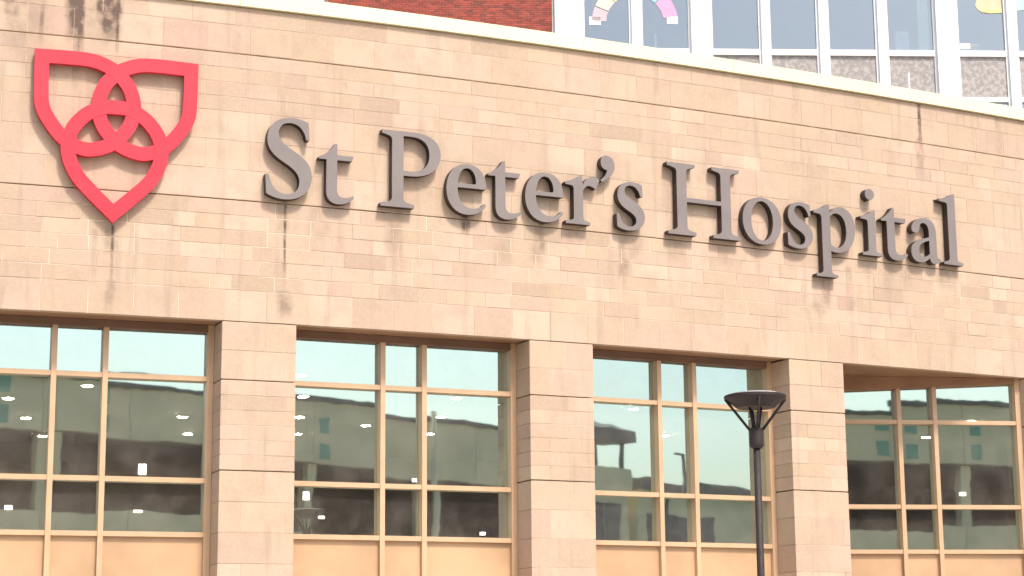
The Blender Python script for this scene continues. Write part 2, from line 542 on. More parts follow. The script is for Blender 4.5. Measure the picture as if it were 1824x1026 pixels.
def in_view(u, z):
    p = WP(u, 0, z) - Vector((0, 0, EYE))
    f, x, y = p.dot(Fa), p.dot(R_), p.dot(U_)
    px, py = 912 + 3432.3 * x / f, 513 - 3432.3 * y / f
    return -15 < px < 1839 and -10 < py < 1036, f
cand = []
rest = []
for bl in BLOCKS:
    ok, f = in_view((bl[1] + bl[2]) / 2, (bl[3] + bl[4]) / 2)
    (cand if ok else rest).append((bl[0] / (f * f), bl))
cand.sort(key=lambda t: -t[0])
rest += cand[300:]
for _, bl in cand[:300]:
    V, F, UV = block_geo(bl[1], bl[2], bl[3], bl[4], bl[5])
    mesh('block', V, F, stone_for(*bl[1:5]), wall, UV, bl[6])
RV, RF, RU, RT, RM, slots = [], [], [], [], [], []
for _, bl in rest:
    V, F, UV = block_geo(bl[1], bl[2], bl[3], bl[4], bl[5])
    b = len(RV)
    RV += V; RU += UV; RT += [bl[6]] * len(V)
    RF += [tuple(b + i for i in f) for f in F]
    sm = stone_for(*bl[1:5])
    if sm not in slots:
        slots.append(sm)
    RM += [slots.index(sm)] * len(F)
bf = mesh('block_field', RV, RF, None, wall, RU, RT)
for sm in slots:
    bf.data.materials.append(sm)
for i, pl in enumerate(bf.data.polygons):
    pl.material_index = RM[i]
tag(bf, kind='stuff')

# coping sections
uc = -11.92
while uc < 17.9:
    ue = min(uc + 2.62, 18.0)
    mb = MB()
    n = 5
    for i in range(n):
        a = uc + 0.003 + (ue - uc - 0.006) * i / n
        b = uc + 0.003 + (ue - uc - 0.006) * (i + 1) / n
        mb.hexa([WP(a, 0.055, Z_CB), WP(b, 0.055, Z_CB), WP(b, -0.42, Z_CB), WP(a, -0.42, Z_CB),
                 WP(a, 0.055, Z_CT), WP(b, 0.055, Z_CT), WP(b, -0.42, Z_CT - 0.03), WP(a, -0.42, Z_CT - 0.03)])
    mb.build('coping', M['coping'], wing)
    uc = ue
# roof deck behind the parapet
mb = MB()
for i in range(20):
    a, b = U0 + (U1 - U0) * i / 20, U0 + (U1 - U0) * (i + 1) / 20
    p, q = WP(a, -0.30, 0), WP(b, -0.30, 0)
    mb.hexa([(p.x, p.y, 9.9), (q.x, q.y, 9.9), (q.x * 1.6, 58.5, 9.9), (p.x * 1.6, 58.5, 9.9),
             (p.x, p.y, 10.2), (q.x, q.y, 10.2), (q.x * 1.6, 58.5, 10.2), (p.x * 1.6, 58.5, 10.2)])
mb.build('roof', M['roof'], wing)

# ------------------------------------------------------------------ windows of the wing
def window_plane(i):
    a, b = OPEN[i]
    if i < 3:
        A, B = WP(a, -0.48, 0), WP(b, -0.48, 0)
    else:
        A, B = Vector((4.894, 30.951, 0)), Vector((8.34, 31.507, 0))
    d = (B - A).normalized()
    return A, (B - A).length, d, Vector((d.y, -d.x, 0))

MULL = [(1.315, 1.985), (1.40, 2.02), (1.37, 1.985), (1.40, 2.01)]
TR = [5.455, 4.08, 3.36]
TOP = 6.19
for i in range(4):
    A, L, d, n = window_plane(i)
    def wb(t0, t1, z0, z1, o0, o1, mb=None):
        mb = mb or MB()
        f = lambda t, o, z: A + d * t + n * o + Vector((0, 0, z))
        return mb.hexa([f(t0, o1, z0), f(t1, o1, z0), f(t1, o0, z0), f(t0, o0, z0), f(t0, o1, z1), f(t1, o1, z1), f(t1, o0, z1), f(t0, o0, z1)])
    fr = MB()
    hw = 0.035
    wb(0.0, 0.085, 0.13, TOP, -0.15, 0.02, fr)
    wb(L - 0.085, L, 0.13, TOP, -0.15, 0.02, fr)
    wb(0.085, L - 0.085, 0.13, 0.25, -0.148, 0.018, fr)
    win = fr.build('window', M['frame'], wing)
    win['label'] = ['tan framed window under the red emblem', 'tan framed window under the letters t, P and e',
                    'tan framed window behind the street lamp', 'tan framed window set deep at an angle, farthest right'][i]
    if i < 3:
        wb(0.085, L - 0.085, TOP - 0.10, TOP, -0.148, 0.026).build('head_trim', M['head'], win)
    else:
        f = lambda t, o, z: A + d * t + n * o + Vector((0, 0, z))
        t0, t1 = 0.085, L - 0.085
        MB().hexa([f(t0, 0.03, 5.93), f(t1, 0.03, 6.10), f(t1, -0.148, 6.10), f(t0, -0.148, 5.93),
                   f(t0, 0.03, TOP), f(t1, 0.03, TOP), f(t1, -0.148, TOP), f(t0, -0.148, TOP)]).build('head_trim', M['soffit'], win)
    edges = [0.085, MULL[i][0] - hw, MULL[i][0] + hw, MULL[i][1] - hw, MULL[i][1] + hw, L - 0.085]
    for m in MULL[i]:
        wb(m - hw, m + hw, 0.25, TOP - 0.075, -0.145, 0.022).build('mullion', M['frame'], win)
    zs = [TOP - 0.075] + TR
    for bx in range(3):
        t0, t1 = edges[2 * bx], edges[2 * bx + 1]
        for z in TR:
            wb(t0, t1, z - 0.033, z + 0.033, -0.135, 0.008).build('transom', M['frame'], win)
        for k in range(3):
            zt = zs[k] - (0.033 if k else 0.0)
            zb = zs[k + 1] + 0.033
            tw_ = random.gauss(0, 0.0005)
            tv = random.gauss(0, 0.0005)
            f = lambda t, o, z: A + d * t + n * o + Vector((0, 0, z))
            o1 = -0.105
            P = [f(t0, o1 - tw_ - tv, zb), f(t1, o1 + tw_ - tv, zb), f(t1, o1 + tw_ + tv, zt), f(t0, o1 - tw_ + tv, zt)]
            mesh('pane', P, [(0, 1, 2, 3)], M['glass'], win)
        pb = MB()
        wb(t0, t1, 0.25, TR[2] - 0.033, -0.11, -0.045, pb)
        pb.build('panel', M['panel'], win)
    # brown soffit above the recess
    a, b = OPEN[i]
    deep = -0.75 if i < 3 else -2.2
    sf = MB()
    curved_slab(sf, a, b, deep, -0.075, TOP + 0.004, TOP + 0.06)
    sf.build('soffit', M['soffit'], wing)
# returns closing the recess behind the piers of the angled window
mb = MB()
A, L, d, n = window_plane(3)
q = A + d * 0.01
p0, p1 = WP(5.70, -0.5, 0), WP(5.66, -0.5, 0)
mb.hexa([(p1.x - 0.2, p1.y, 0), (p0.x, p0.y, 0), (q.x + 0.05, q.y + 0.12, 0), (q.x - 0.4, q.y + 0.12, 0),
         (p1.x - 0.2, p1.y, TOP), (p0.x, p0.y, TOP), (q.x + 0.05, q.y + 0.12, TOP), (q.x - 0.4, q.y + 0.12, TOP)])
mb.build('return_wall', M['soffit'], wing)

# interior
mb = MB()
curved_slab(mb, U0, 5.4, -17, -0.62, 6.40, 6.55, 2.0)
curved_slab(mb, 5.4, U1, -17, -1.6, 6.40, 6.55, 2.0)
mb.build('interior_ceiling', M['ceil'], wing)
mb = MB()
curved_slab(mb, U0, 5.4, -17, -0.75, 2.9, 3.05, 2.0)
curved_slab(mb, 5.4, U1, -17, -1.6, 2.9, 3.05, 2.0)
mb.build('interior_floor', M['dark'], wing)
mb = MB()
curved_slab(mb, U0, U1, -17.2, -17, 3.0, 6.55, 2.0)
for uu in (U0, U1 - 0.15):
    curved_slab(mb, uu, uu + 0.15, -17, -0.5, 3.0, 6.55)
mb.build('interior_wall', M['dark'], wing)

# ------------------------------------------------------------------ brick tower behind
TH = math.radians(3.0)
TO, TD, TN = Vector((0, 60, 0)), Vector((math.cos(TH), math.sin(TH), 0)), Vector((math.sin(TH), -math.cos(TH), 0))
def TP(t, o, z):
    return TO + TD * t + TN * o + Vector((0, 0, z))
def tb(t0, t1, z0, z1, o0, o1, mb=None):
    mb = mb or MB()
    return mb.hexa([TP(t0, o1, z0), TP(t1, o1, z0), TP(t1, o0, z0), TP(t0, o0, z0), TP(t0, o1, z1), TP(t1, o1, z1), TP(t1, o0, z1), TP(t0, o0, z1)])
tower = empty('hospital_tower', (0, 60, 0))
tag(tower, 'red brick tower with white window bays rising behind the stone parapet', 'building')
TZ0, TZ1 = 15.0, 27.0
bw = MB()
tb(-6.0, 1.38, 0, TZ1, -0.4, -0.012, bw)
tw_wall = bw.build('wall', M['bmortar'], tower)
CH, BL = 0.0750, 0.214
BP = [(0.40, 0.080, 0.055), (0.34, 0.068, 0.048), (0.42, 0.090, 0.062), (0.30, 0.062, 0.045), (0.36, 0.09, 0.06), (0.24, 0.07, 0.05)]
ind, other = [], []
nr = int((25.0 - 20.4) / CH)
for rI in range(nr):
    z = 20.4 + rI * CH
    t = -6.0 + (0.107 if rI % 2 else 0.0)
    first = True
    while t < 1.38 - 0.05:
        t1 = min(t + BL, 1.38)
        zc = 22.98 + (t + 6.0) * (21.84 - 22.98) / 7.38
        (ind if (z > zc - 0.10 and z < 23.06) else other).append((t, t1, z))
        t += BL
if len(ind) > 300:
    ind.sort(key=lambda b: -b[0])
    other += ind[300:]
    ind = ind[:300]
def brick_geo(t, t1, z):
    j = random.gauss(0, 0.0015)
    mb = tb(t + 0.006, t1 - 0.006, z + 0.006, z + CH - 0.006, -0.05, j)
    c = random.choice(BP)
    v = random.gauss(1, 0.10)
    return mb, tuple(x * v for x in c)
for t, t1, z in ind:
    mb, c = brick_geo(t, t1, z)
    mesh('brick', mb.V, mb.F, M['brick'], tw_wall, tint=c)
RV, RF, RT = [], [], []
for t, t1, z in other:
    mb, c = brick_geo(t, t1, z)
    b = len(RV)
    RV += mb.V; RT += [c] * 8
    RF += [tuple(b + i for i in f) for f in mb.F]
tag(mesh('brick_field', RV, RF, M['brick'], tw_wall, tint=RT), kind='stuff')

BAYS = [[(2.45, 3.91), (4.36, 5.86)], [(6.66, 8.18), (8.58, 10.09), (10.52, 12.04), (12.48, 13.98)], [(14.83, 16.37), (16.81, 18.3), (18.75, 20.2), (20.7, 22.2)],
        [(-8.0, -6.55)]]
ZS = 21.38
pier_spans = [(1.47, 2.37, 0.10), (5.942, 6.578, 0.12), (14.062, 14.748, 0.12), (-6.46, -6.03, 0.05), (22.3, 22.9, 0.12)]
for a, b, o in pier_spans:
    tb(a, b, 0, TZ1, -0.4, o).build('pier', M['white'], tower)
tb(1.383, 1.465, 0, TZ1, -0.4, 0.02).build('corner_trim', simple('grey_trim', (0.42, 0.40, 0.37), 0.5), tower)
for bi, bay in enumerate(BAYS):
    for wi, (a, b) in enumerate(bay):
        fr = MB()
        tb(a - 0.085, a, TZ0, TZ1, -0.2, 0.0, fr)
        tb(b, b + 0.085, TZ0, TZ1, -0.2, 0.0, fr)
        tb(a, b, ZS - 0.20, ZS, -0.2, 0.03, fr)
        tb(a, b, ZS - 1.75, ZS - 1.60, -0.2, 0.028, fr)
        tb(a, b, ZS + 2.3, ZS + 2.5, -0.2, 0.028, fr)
        w = fr.build('window', M['white'], tower)
        mesh('pane', [TP(a, -0.08, ZS), TP(b, -0.08, ZS), TP(b, -0.08, ZS + 2.3), TP(a, -0.08, ZS + 2.3)], [(0, 1, 2, 3)], M['tglass'], w)
        tb(a, b, ZS - 1.60, ZS - 0.20, -0.16, -0.05).build('spandrel_panel', M['granite'], w)
        mesh('pane', [TP(a, -0.08, ZS + 2.5), TP(b, -0.08, ZS + 2.5), TP(b, -0.08, TZ1), TP(a, -0.08, TZ1)], [(0, 1, 2, 3)], M['tglass'], w)
        mesh('pane', [TP(a, -0.08, TZ0), TP(b, -0.08, TZ0), TP(b, -0.08, ZS - 1.75), TP(a, -0.08, ZS - 1.75)], [(0, 1, 2, 3)], M['tglass'], w)
        if wi + 1 < len(bay):
            na = bay[wi + 1][0]
            tb(b + 0.082, na - 0.082, TZ0, TZ1, -0.25, 0.085).build('mullion', M['white'], tower)
mb = MB()
tb(-12, 24, 20.2, 20.4, -7, -0.25, mb)
tb(-12, 24, 24.6, 24.8, -7, -0.25, mb)
mb.build('floor_slab', M['troom'], tower)
tb(-12, 24, 15, 27, -7.2, -7.0).build('room_wall', M['troom'], tower)
tb(-24, -8.1, 0, TZ1, -0.4, 0.0).build('side_wall', M['plainbrick'], tower)
tb(-14, 24, TZ1, TZ1 + 0.3, -14, 0.15).build('roof', M['roof'], tower)
tb(1.383, 24, 0, TZ0, -0.4, -0.02).build('lower_wall', M['plainbrick'], tower)

# ------------------------------------------------------------------ emblem
def catmull(pts, n=10):
    out = []
    for i in range(len(pts) - 1):
        p0 = Vector(pts[i - 1]) if i > 0 else Vector(pts[0]) * 2 - Vector(pts[1])
        p1, p2 = Vector(pts[i]), Vector(pts[i + 1])
        p3 = Vector(pts[i + 2]) if i + 2 < len(pts) else p2 * 2 - p1
        for k in range(n):
            t = k / n
            out.append(0.5 * ((2 * p1) + (p2 - p0) * t + (2 * p0 - 5 * p1 + 4 * p2 - p3) * t * t + (3 * p1 - p0 - 3 * p2 + p3) * t ** 3))
    out.append(Vector(pts[-1]))
    return out
E_UL = [(-0.99, 0.86), (-0.62, 0.87), (-0.34, 0.86), (-0.15, 0.805), (0.0, 0.715), (0.165, 0.52), (0.235, 0.25), (0.175, -0.01), (0.0, -0.23),
        (-0.19, -0.335), (-0.41, -0.365), (-0.65, -0.26), (-0.84, -0.05), (-0.96, 0.17), (-0.985, 0.42), (-0.99, 0.86)]
E_UR = [(-x, z) for x, z in E_UL]
_h = [(0.0, -1.21), (-0.27, -0.955), (-0.49, -0.715), (-0.61, -0.42), (-0.575, -0.13), (-0.40, 0.10), (-0.18, 0.22), (0.0, 0.238)]
E_BT = _h + [(-x, z) for x, z in reversed(_h[:-1])]
EU, EZ = -5.72, 8.72
def emblem_loop(pts, half, o0, o1, parent):
    c = catmull(pts, 9)[:-1]
    n = len(c)
    def normal(d):
        return Vector((-d.y, d.x))
    inner, outer = [], []
    for i in range(n):
        d0 = (c[i] - c[i - 1]).normalized()
        d1 = (c[(i + 1) % n] - c[i]).normalized()
        m = (normal(d0) + normal(d1)).normalized()
        k = half / max(0.4, m.dot(normal(d1)))
        inner.append(c[i] + m * k)
        outer.append(c[i] - m * k)
    # keep the inside of the pointed corner clean
    d0, d1 = (c[0] - c[-1]).normalized(), (c[1] - c[0]).normalized()
    ang = math.pi - d0.angle(d1)
    clip = half / math.tan(ang / 2) * 1.02
    cen = sum(c, Vector((0, 0))) / n
    ring_in = inner if (inner[0] - cen).length < (outer[0] - cen).length else outer
    m0 = (normal(d0) + normal(d1)).normalized()
    mit = half / math.sin(ang / 2)
    tip = c[0] + m0 * mit if ring_in is inner else c[0] - m0 * mit
    out0 = c[0] - m0 * mit if ring_in is inner else c[0] + m0 * mit
    for i in range(n):
        if (c[i] - c[0]).length < clip:
            ring_in[i] = tip.copy()
    (outer if ring_in is inner else inner)[0] = out0
    p, t, nn = wall_frame(EU)
    T3, N3, P3 = Vector((t.x, t.y, 0)), Vector((nn.x, nn.y, 0)), Vector((p.x, p.y, EZ))
    V = []
    for ring, off in ((inner, o1), (outer, o1), (outer, o0), (inner, o0)):
        for q in ring:
            V.append(P3 + T3 * q.x + Vector((0, 0, q.y)) + N3 * off)
    F = []
    for a in range(4):
        b = (a + 1) % 4
        for i in range(n):
            k = (i + 1) % n
            F.append((a * n + i, a * n + k, b * n + k, b * n + i))
    o = mesh('loop', V, F, M['red'], parent)
    bm = bmesh.new(); bm.from_mesh(o.data)
    bmesh.ops.recalc_face_normals(bm, faces=bm.faces)
    bm.to_mesh(o.data); bm.free()
    return o
emb = empty('emblem', WP(EU, 0, 7.4))
tag(emb, 'red emblem of three interlaced pointed loops mounted on the stone wall', 'emblem')
emblem_loop(E_UL, 0.094, 0.030, 0.120, emb)
emblem_loop(E_UR, 0.094, 0.027, 0.1175, emb)
emblem_loop(E_BT, 0.094, 0.033, 0.1225, emb)
mb = MB()
p, t, nn = wall_frame(EU)
for (x, z) in ((-0.6, 0.87), (0.6, 0.87), (-0.61, -0.4), (0.61, -0.4), (0, -1.1)):
    c0 = WP(EU + x, 0.0, EZ + z)
    mb.tube([c0 - Vector((nn.x, nn.y, 0)) * 0.02, c0 + Vector((nn.x, nn.y, 0)) * 0.05], 0.015, 6)
mb.build('standoff', M['return'], emb)

# ------------------------------------------------------------------ sign letters (outline units: cm above the baseline)
G = {
'S': ["M57,83 C54,98 46,105.5 34,105.5 C24,105.5 18,99 18,90 C18,80 26,74 38,67 C54,58 65.5,49 65.5,31 C65.5,11 50,-3 28,-3 C18,-3 8,0 1.5,4 L0,31 L4.5,31 C8,14 16,4.5 29,4.5 C41,4.5 48,12 48,23 C48,34 40,41 26,49 C11,57.5 2,66 2,82 C2,100 16,113 36,113 C46,113 54,110.5 60,107.5 L61.5,83"],
't': ["M11,59 L0,59 L0,62 C10,66 18,73 23,82 L26.5,82 L26.5,66 L50,66 L48,59 L26.5,59 L26.5,18 C26.5,9 30,6 36,6 C41,6 46,7.5 50,9.5 L51,6 C45,0 37,-3.5 29,-3.5 C17,-3.5 11,3 11,15"],
'P': ["M2,0 L52,0 L52,4.5 L41,7 C37,8 36,10 36,14 L36,46 L48,46 C75,46 92,60 92,80 C92,100 76,110 50,110 L4,110 L4,105.5 L13,103 C17,102 19,100 19,96 L19,14 C19,10 17,8 13,7 L2,4.5", "M36,53 L46,52.5 C64,52.5 75,62 75,79 C75,96 64,103.5 48,103.5 L36,103.5"],
'e': ["M17,37 L61,37 C62,58 51,72 32.5,72 C13,72 0,56 0,34 C0,12 13,-2 32,-2 C45,-2 55,4 61,13 L58,16 C52,9.5 46,7.5 39,7.5 C25,7.5 17,19 17,37", "M17.5,43 C18.5,57 24,66 32,66 C40,66 45,58 45.5,46.5 C45.5,44 44.5,43 42,43"],
'r': ["M1,0 L41,0 L41,4 L34,5.5 C31,6 29.5,8 29.5,12 L29.5,50 C32,56 36,59 40,59 C44,59 47,56.5 51,55 L57,68 C55,71.5 51,73 47,73 C39,73 33,67 29.5,59 L28.5,73 L25,73 C18,68 10,64.5 1,62 L1,58.5 L10,57.5 C13.5,57 14.5,55.5 14.5,51 L14.5,12 C14.5,8 13,6 10,5.5 L1,4"],
"'": ["M10,108 C18,108 24,102 24,93 C24,82 15,73 2,67 L0,70 C7,75 11,80 11,86 C5,86 1,91 1,97 C1,103.5 5,108 10,108"],
's': ["M40.5,51 C38,61 32,66.5 24.5,66.5 C18,66.5 14,63 14,57.5 C14,51 20,48 28,43.5 C39,37.5 47.5,32 47.5,20 C47.5,6.5 36,-2 20.5,-2 C13,-2 6,0 1,3 L0,22.5 L4,22.5 C7,11 13.5,4 21.5,4 C28.5,4 33,8 33,14 C33,20.5 27,24 19.5,28 C9,33.5 2,39.5 2,51 C2,63.5 12,72 26,72 C33,72 39,70.5 43.5,68.5 L44.5,51"],
'H': ["M3,0 L52,0 L52,4.5 L42,7 C38,8 36.5,10 36.5,14 L36.5,51 L97.5,51 L97.5,14 C97.5,10 96,8 92,7 L82,4.5 L82,0 L131,0 L131,4.5 L121,7 C116,8 114.5,10 114.5,14 L114.5,96 C114.5,100 116,102 121,103 L131,105.5 L131,110 L82,110 L82,105.5 L92,103 C96,102 97.5,100 97.5,96 L97.5,57.5 L36.5,57.5 L36.5,96 C36.5,100 38,102 42,103 L52,105.5 L52,110 L3,110 L3,105.5 L13,103 C18,102 19.5,100 19.5,96 L19.5,14 C19.5,10 18,8 13,7 L3,4.5"],
'o': ["M35.5,72 C56,72 71,57 71,35 C71,13 56,-2 35.5,-2 C15,-2 0,13 0,35 C0,57 15,72 35.5,72", "M35.5,66 C46,66 55.5,55 55.5,35 C55.5,15 46,4 35.5,4 C25,4 15.5,15 15.5,35 C15.5,55 25,66 35.5,66"],
'p': ["M7,-42 L48,-42 L48,-38 L41,-37 C37,-36 36,-34 36,-30 L36,0 C40,-1.5 44,-2 49,-2 C69,-2 84,14 84,38 C84,58 73,72 57,72 C49,72 42,68 36,61 L35,73 L31,73 C24,68.5 15,65 5,62 L5,58.5 L14,57.5 C18,57 20,55.5 20,50 L20,-30 C20,-34 19,-36 15,-37 L7,-38", "M36,54 C40,59 44.5,61 49,61 C59.5,61 67,51 67,34 C67,16 59,6 47,6 C43,6 39,8 36,11"],
'i': ["M0,0 L39,0 L39,4 L31,5.5 C28,6 27,8 27,12 L27,73 L23.5,73 C17,69 9,65 -2,62 L-2,58.5 L8,57.5 C11,57 12,55.5 12,51 L12,12 C12,8 11,6 8,5.5 L0,4"],
'.': ["M18,108 C23,108 27,104 27,99 C27,94 23,90 18,90 C13,90 9,94 9,99 C9,104 13,108 18,108"],
'a': ["M53,47 L53,14 C53,9 55,7 60,6 L60.5,2.5 C56,-0.5 51,-2 47,-2 C41.5,-2 38.5,1.5 38,7 C32,1 25,-2 17.5,-2 C7,-2 0,5 0,15 C0,29 13,34 38,41 L38,48 C38,58 34,63.5 27.5,63.5 C22,63.5 19.5,60 18.5,53 C17.5,48 14.5,46 10,46 C5,46 2.5,48.5 2.5,52 C2.5,62 16,72 31,72 C45,72 53,63 53,47", "M38,35.5 C23,31 16,26.5 16,18 C16,11.5 20,8 25.5,8 C30,8 34.5,10 38,13.5"],
'l': ["M0,0 L40,0 L40,4 L33,5.5 C29.5,6 28,8 28,12 L28,118 L24.5,118 C16,113.5 7,110 -5,107.5 L-5,104 L7,103 C11,102.5 12,101 12,96 L12,12 C12,8 10.5,6 7,5.5 L0,4"],
}
def path(s):
    pts = []
    tok = s.replace('M', ' M ').replace('L', ' L ').replace('C', ' C ').split()
    i, cmd = 0, None
    rd = lambda q: Vector([float(v) / 100 for v in q.split(',')])
    while i < len(tok):
        if tok[i] in 'MLC':
            cmd = tok[i]; i += 1
            continue
        if cmd in 'ML':
            pts.append(rd(tok[i])); i += 1
        else:
            a, b, c, d = pts[-1], rd(tok[i]), rd(tok[i + 1]), rd(tok[i + 2])
            i += 3
            for k in range(1, 9):
                t = k / 8
                pts.append(a * (1 - t) ** 3 + b * 3 * t * (1 - t) ** 2 + c * 3 * t * t * (1 - t) + d * t ** 3)
    if (pts[0] - pts[-1]).length < 1e-5:
        pts.pop()
    return pts
BASE = 7.91
def letter_part(name, loops, mat, parent, u0, uc, off0, off1, grow=0.0, caps=True):
    p, t, nn = wall_frame(uc)
    T3, N3, P3 = Vector((t.x, t.y, 0)), Vector((nn.x, nn.y, 0)), Vector((p.x, p.y, BASE))
    V, F = [], []
    flat = []
    for lp in loops:
        flat += lp
    n = len(flat)
    for off in (off0, off1):
        for q in flat:
            V.append(P3 + T3 * (q.x + u0 - uc) + Vector((0, 0, q.y)) + N3 * off)
    b = 0
    for lp in loops:
        m = len(lp)
        for i in range(m):
            k = (i + 1) % m
            F.append((b + i, b + k, n + b + k, n + b + i))
        b += m
    for tri in tessellate_polygon([[Vector((q.x, q.y, 0)) for q in lp] for lp in loops]):
        F.append(tuple(n + i for i in tri))
        F.append(tuple(reversed(tri)))
    o = mesh(name, V, F, mat, parent)
    bm = bmesh.new(); bm.from_mesh(o.data)
    bmesh.ops.recalc_face_normals(bm, faces=bm.faces)
    bm.to_mesh(o.data); bm.free()
    return o
SIGN = [('S', -3.69, 0.655, 'capital_letter_s', 'grey raised capital S at the start of the sign'),
        ('t', -2.94, 0.51, 'letter_t', 'grey raised letter t right after the capital S'),
        ('P', -2.065, 0.92, 'capital_letter_p', 'grey raised capital P of the second sign word'),
        ('e', -1.06, 0.61, 'letter_e', 'grey raised letter e beside the capital P, dark stain below it'),
        ('t', -0.415, 0.51, 'letter_t', 'grey raised letter t between the two letters e'),
        ('e', 0.162, 0.61, 'letter_e', 'grey raised letter e just before the letter r'),
        ('r', 0.80, 0.57, 'letter_r', 'grey raised letter r in the middle of the sign'),
        ("'", 1.39, 0.24, 'apostrophe', 'small grey raised apostrophe above the wall between r and s'),
        ('s', 1.649, 0.475, 'letter_s', 'grey raised small s following the apostrophe'),
        ('H', 2.49, 1.31, 'capital_letter_h', 'grey raised capital H starting the last sign word'),
        ('o', 3.845, 0.71, 'letter_o', 'grey raised round letter o next to the capital H'),
        ('s', 4.665, 0.475, 'letter_s', 'grey raised small s between the letters o and p'),
        ('p', 5.12, 0.84, 'letter_p', 'grey raised small p with a stem below the baseline'),
        ('i', 6.10, 0.37, 'letter_i', 'grey raised letter i with a round dot above'),
        ('t', 6.49, 0.51, 'letter_t', 'grey raised letter t between the letters i and a'),
        ('a', 7.076, 0.60, 'letter_a', 'grey raised letter a near the right end of the sign'),
        ('l', 7.75, 0.40, 'letter_l', 'tall grey raised letter l, last of the sign')]
for ch, u0, wd, nm, lab in SIGN:
    uc = u0 + wd / 2
    root = empty(nm, WP(uc, 0.0, BASE))
    tag(root, lab, 'sign letter', 'raised letters of the wall sign')
    for key in ((ch,) if ch != 'i' else ('i', '.')):
        loops = [path(s) for s in G[key]]
        letter_part('return', loops, M['return'], root, u0, uc, 0.012, 0.120)
        letter_part('face', loops, M['face'], root, u0, uc, 0.1205, 0.132)
    p, t, nn = wall_frame(uc)
    mb = MB()
    for q in ((loops[0][0] + loops[0][2]) / 2, loops[0][len(loops[0]) // 2]):
        c0 = WP(u0 + q.x, 0, BASE + q.y)
        mb.tube([c0 - Vector((nn.x, nn.y, 0)) * 0.02, c0 + Vector((nn.x, nn.y, 0)) * 0.014], 0.008, 6)
    mb.build('stud', M['return'], root)

# ------------------------------------------------------------------ street lamp
LX, LY = 2.557, 20.2
lamp = empty('street_lamp', (LX, LY, 0.13))
tag(lamp, 'dark bronze street lamp with a wide dish head in front of the third window', 'street lamp')
c = (LX, LY, 0)
MB().lathe(c, [(0.15, 0.13), (0.15, 0.20), (0.085, 0.26), (0.052, 0.32)], 20).build('base', M['lamp'], lamp, True)
MB().lathe(c, [(0.044, 0.30), (0.037, 3.86)], 20).build('pole', M['lamp'], lamp, True)
MB().lathe(c, [(0.055, 3.83), (0.076, 3.86), (0.076, 3.90), (0.076, 4.03), (0.072, 4.045)], 20).build('collar', M['lamp'], lamp, True)
MB().lathe(c, [(0.05, 4.268), (0.196, 4.258), (0.322, 4.352), (0.328, 4.362), (0.328, 4.385), (0.31, 4.394), (0.18, 4.396)], 40).build('dish', M['lamp'], lamp)
MB().lathe(c, [(0.252, 4.395), (0.250, 4.411), (0.14, 4.418)], 36).build('lid', M['lampglass'], lamp)
for k in range(4):
    a = math.radians(1 + 90 * k)
    p0 = Vector((LX + 0.068 * math.cos(a), LY + 0.068 * math.sin(a), 4.025))
    p1 = Vector((LX + 0.318 * math.cos(a), LY + 0.318 * math.sin(a), 4.350))
    MB().tube([p0, p1], 0.015, 8).build('arm', M['lamp'], lamp, True)
for k in range(4):
    a = math.radians(30 + 90 * k)
    p0 = Vector((LX + 0.040 * math.cos(a), LY + 0.040 * math.sin(a), 4.03))
    p1 = Vector((LX + 0.085 * math.cos(a), LY + 0.085 * math.sin(a), 4.29))
    MB().tube([p0, p1], 0.008, 8).build('rod', M['lamp'], lamp, True)

# ------------------------------------------------------------------ lights inside the wing
CL = [('lit ceiling light ', 'inside the window under the emblem', [
        (-7.27, 32.61, 'high in the narrow middle pane'), (-9.36, 36.79, 'midway up the left pane'), (-8.99, 34.05, 'highest in the left pane'),
        (-9.75, 39.72, 'lowest in the left pane'), (-6.36, 36.84, 'upper of two in the right pane'), (-6.71, 39.55, 'lower of two in the right pane')]),
      ('lit ceiling light ', 'inside the window under P', [
        (-3.5, 31.61, 'in the top left pane'), (-3.75, 34.17, 'highest of three at the left edge'), (-4.13, 37.0, 'second of three at the left edge'),
        (-4.47, 39.73, 'lowest of three at the left edge'), (-2.95, 38.41, 'alone in the left pane\'s middle'), (-1.03, 34.57, 'highest in the right pane'),
        (-1.4, 37.19, 'second highest in the right pane'), (-1.74, 39.93, 'lowest in the right pane')]),
      ('lit ceiling light ', 'inside the window behind the lamp', [(2.28, 36.28, 'in the left pane'), (3.21, 40.61, 'in the narrow pane')]),
      ('lit ceiling light ', 'inside the angled window farthest right', [(9.2, 38.57, 'above the crossbar'), (8.89, 41.36, 'below the crossbar')])]
for pre, wh, L in CL:
    for (x, y, spot) in L:
        o = empty('ceiling_light', (x, y, 6.38))
        tag(o, pre + spot + ', ' + wh, 'ceiling light', 'ceiling lights ' + wh)
        MB().lathe((x, y, 0), [(0.115, 6.375), (0.12, 6.398)], 20).build('trim', M['ceil'], o)
        MB().lathe((x, y, 0), [(0.080, 6.362), (0.092, 6.374)], 20).build('diffuser', M['lit'], o)
PL = [((-7.04, 26.91, 3.84), 0.045, 0.06, 'small bright lamp low in the leftmost pane under the emblem window'),
      ((-5.31, 27.53, 4.42), 0.05, 0.15, 'tall bright lamp hanging inside the emblem window, just above its second crossbar'),
      ((-5.35, 27.51, 3.82), 0.055, 0.035, 'flat bright lamp low in the right pane of the emblem window'),
      ((-3.06, 28.43, 4.10), 0.045, 0.12, 'bright lamp hanging inside the window under letter t, near its left edge'),
      ((-1.5, 29.11, 4.38), 0.035, 0.05, 'tiny bright lamp in the narrow middle pane under the capital P'),
      ((-2.84, 28.53, 3.79), 0.045, 0.04, 'small bright lamp above the sill under the letter t'),
      ((-0.48, 29.56, 3.60), 0.045, 0.045, 'small bright lamp at the sill corner under the second letter e'),
      ((7.77, 33.44, 4.47), 0.05, 0.06, 'small bright lamp inside the angled window farthest right')]
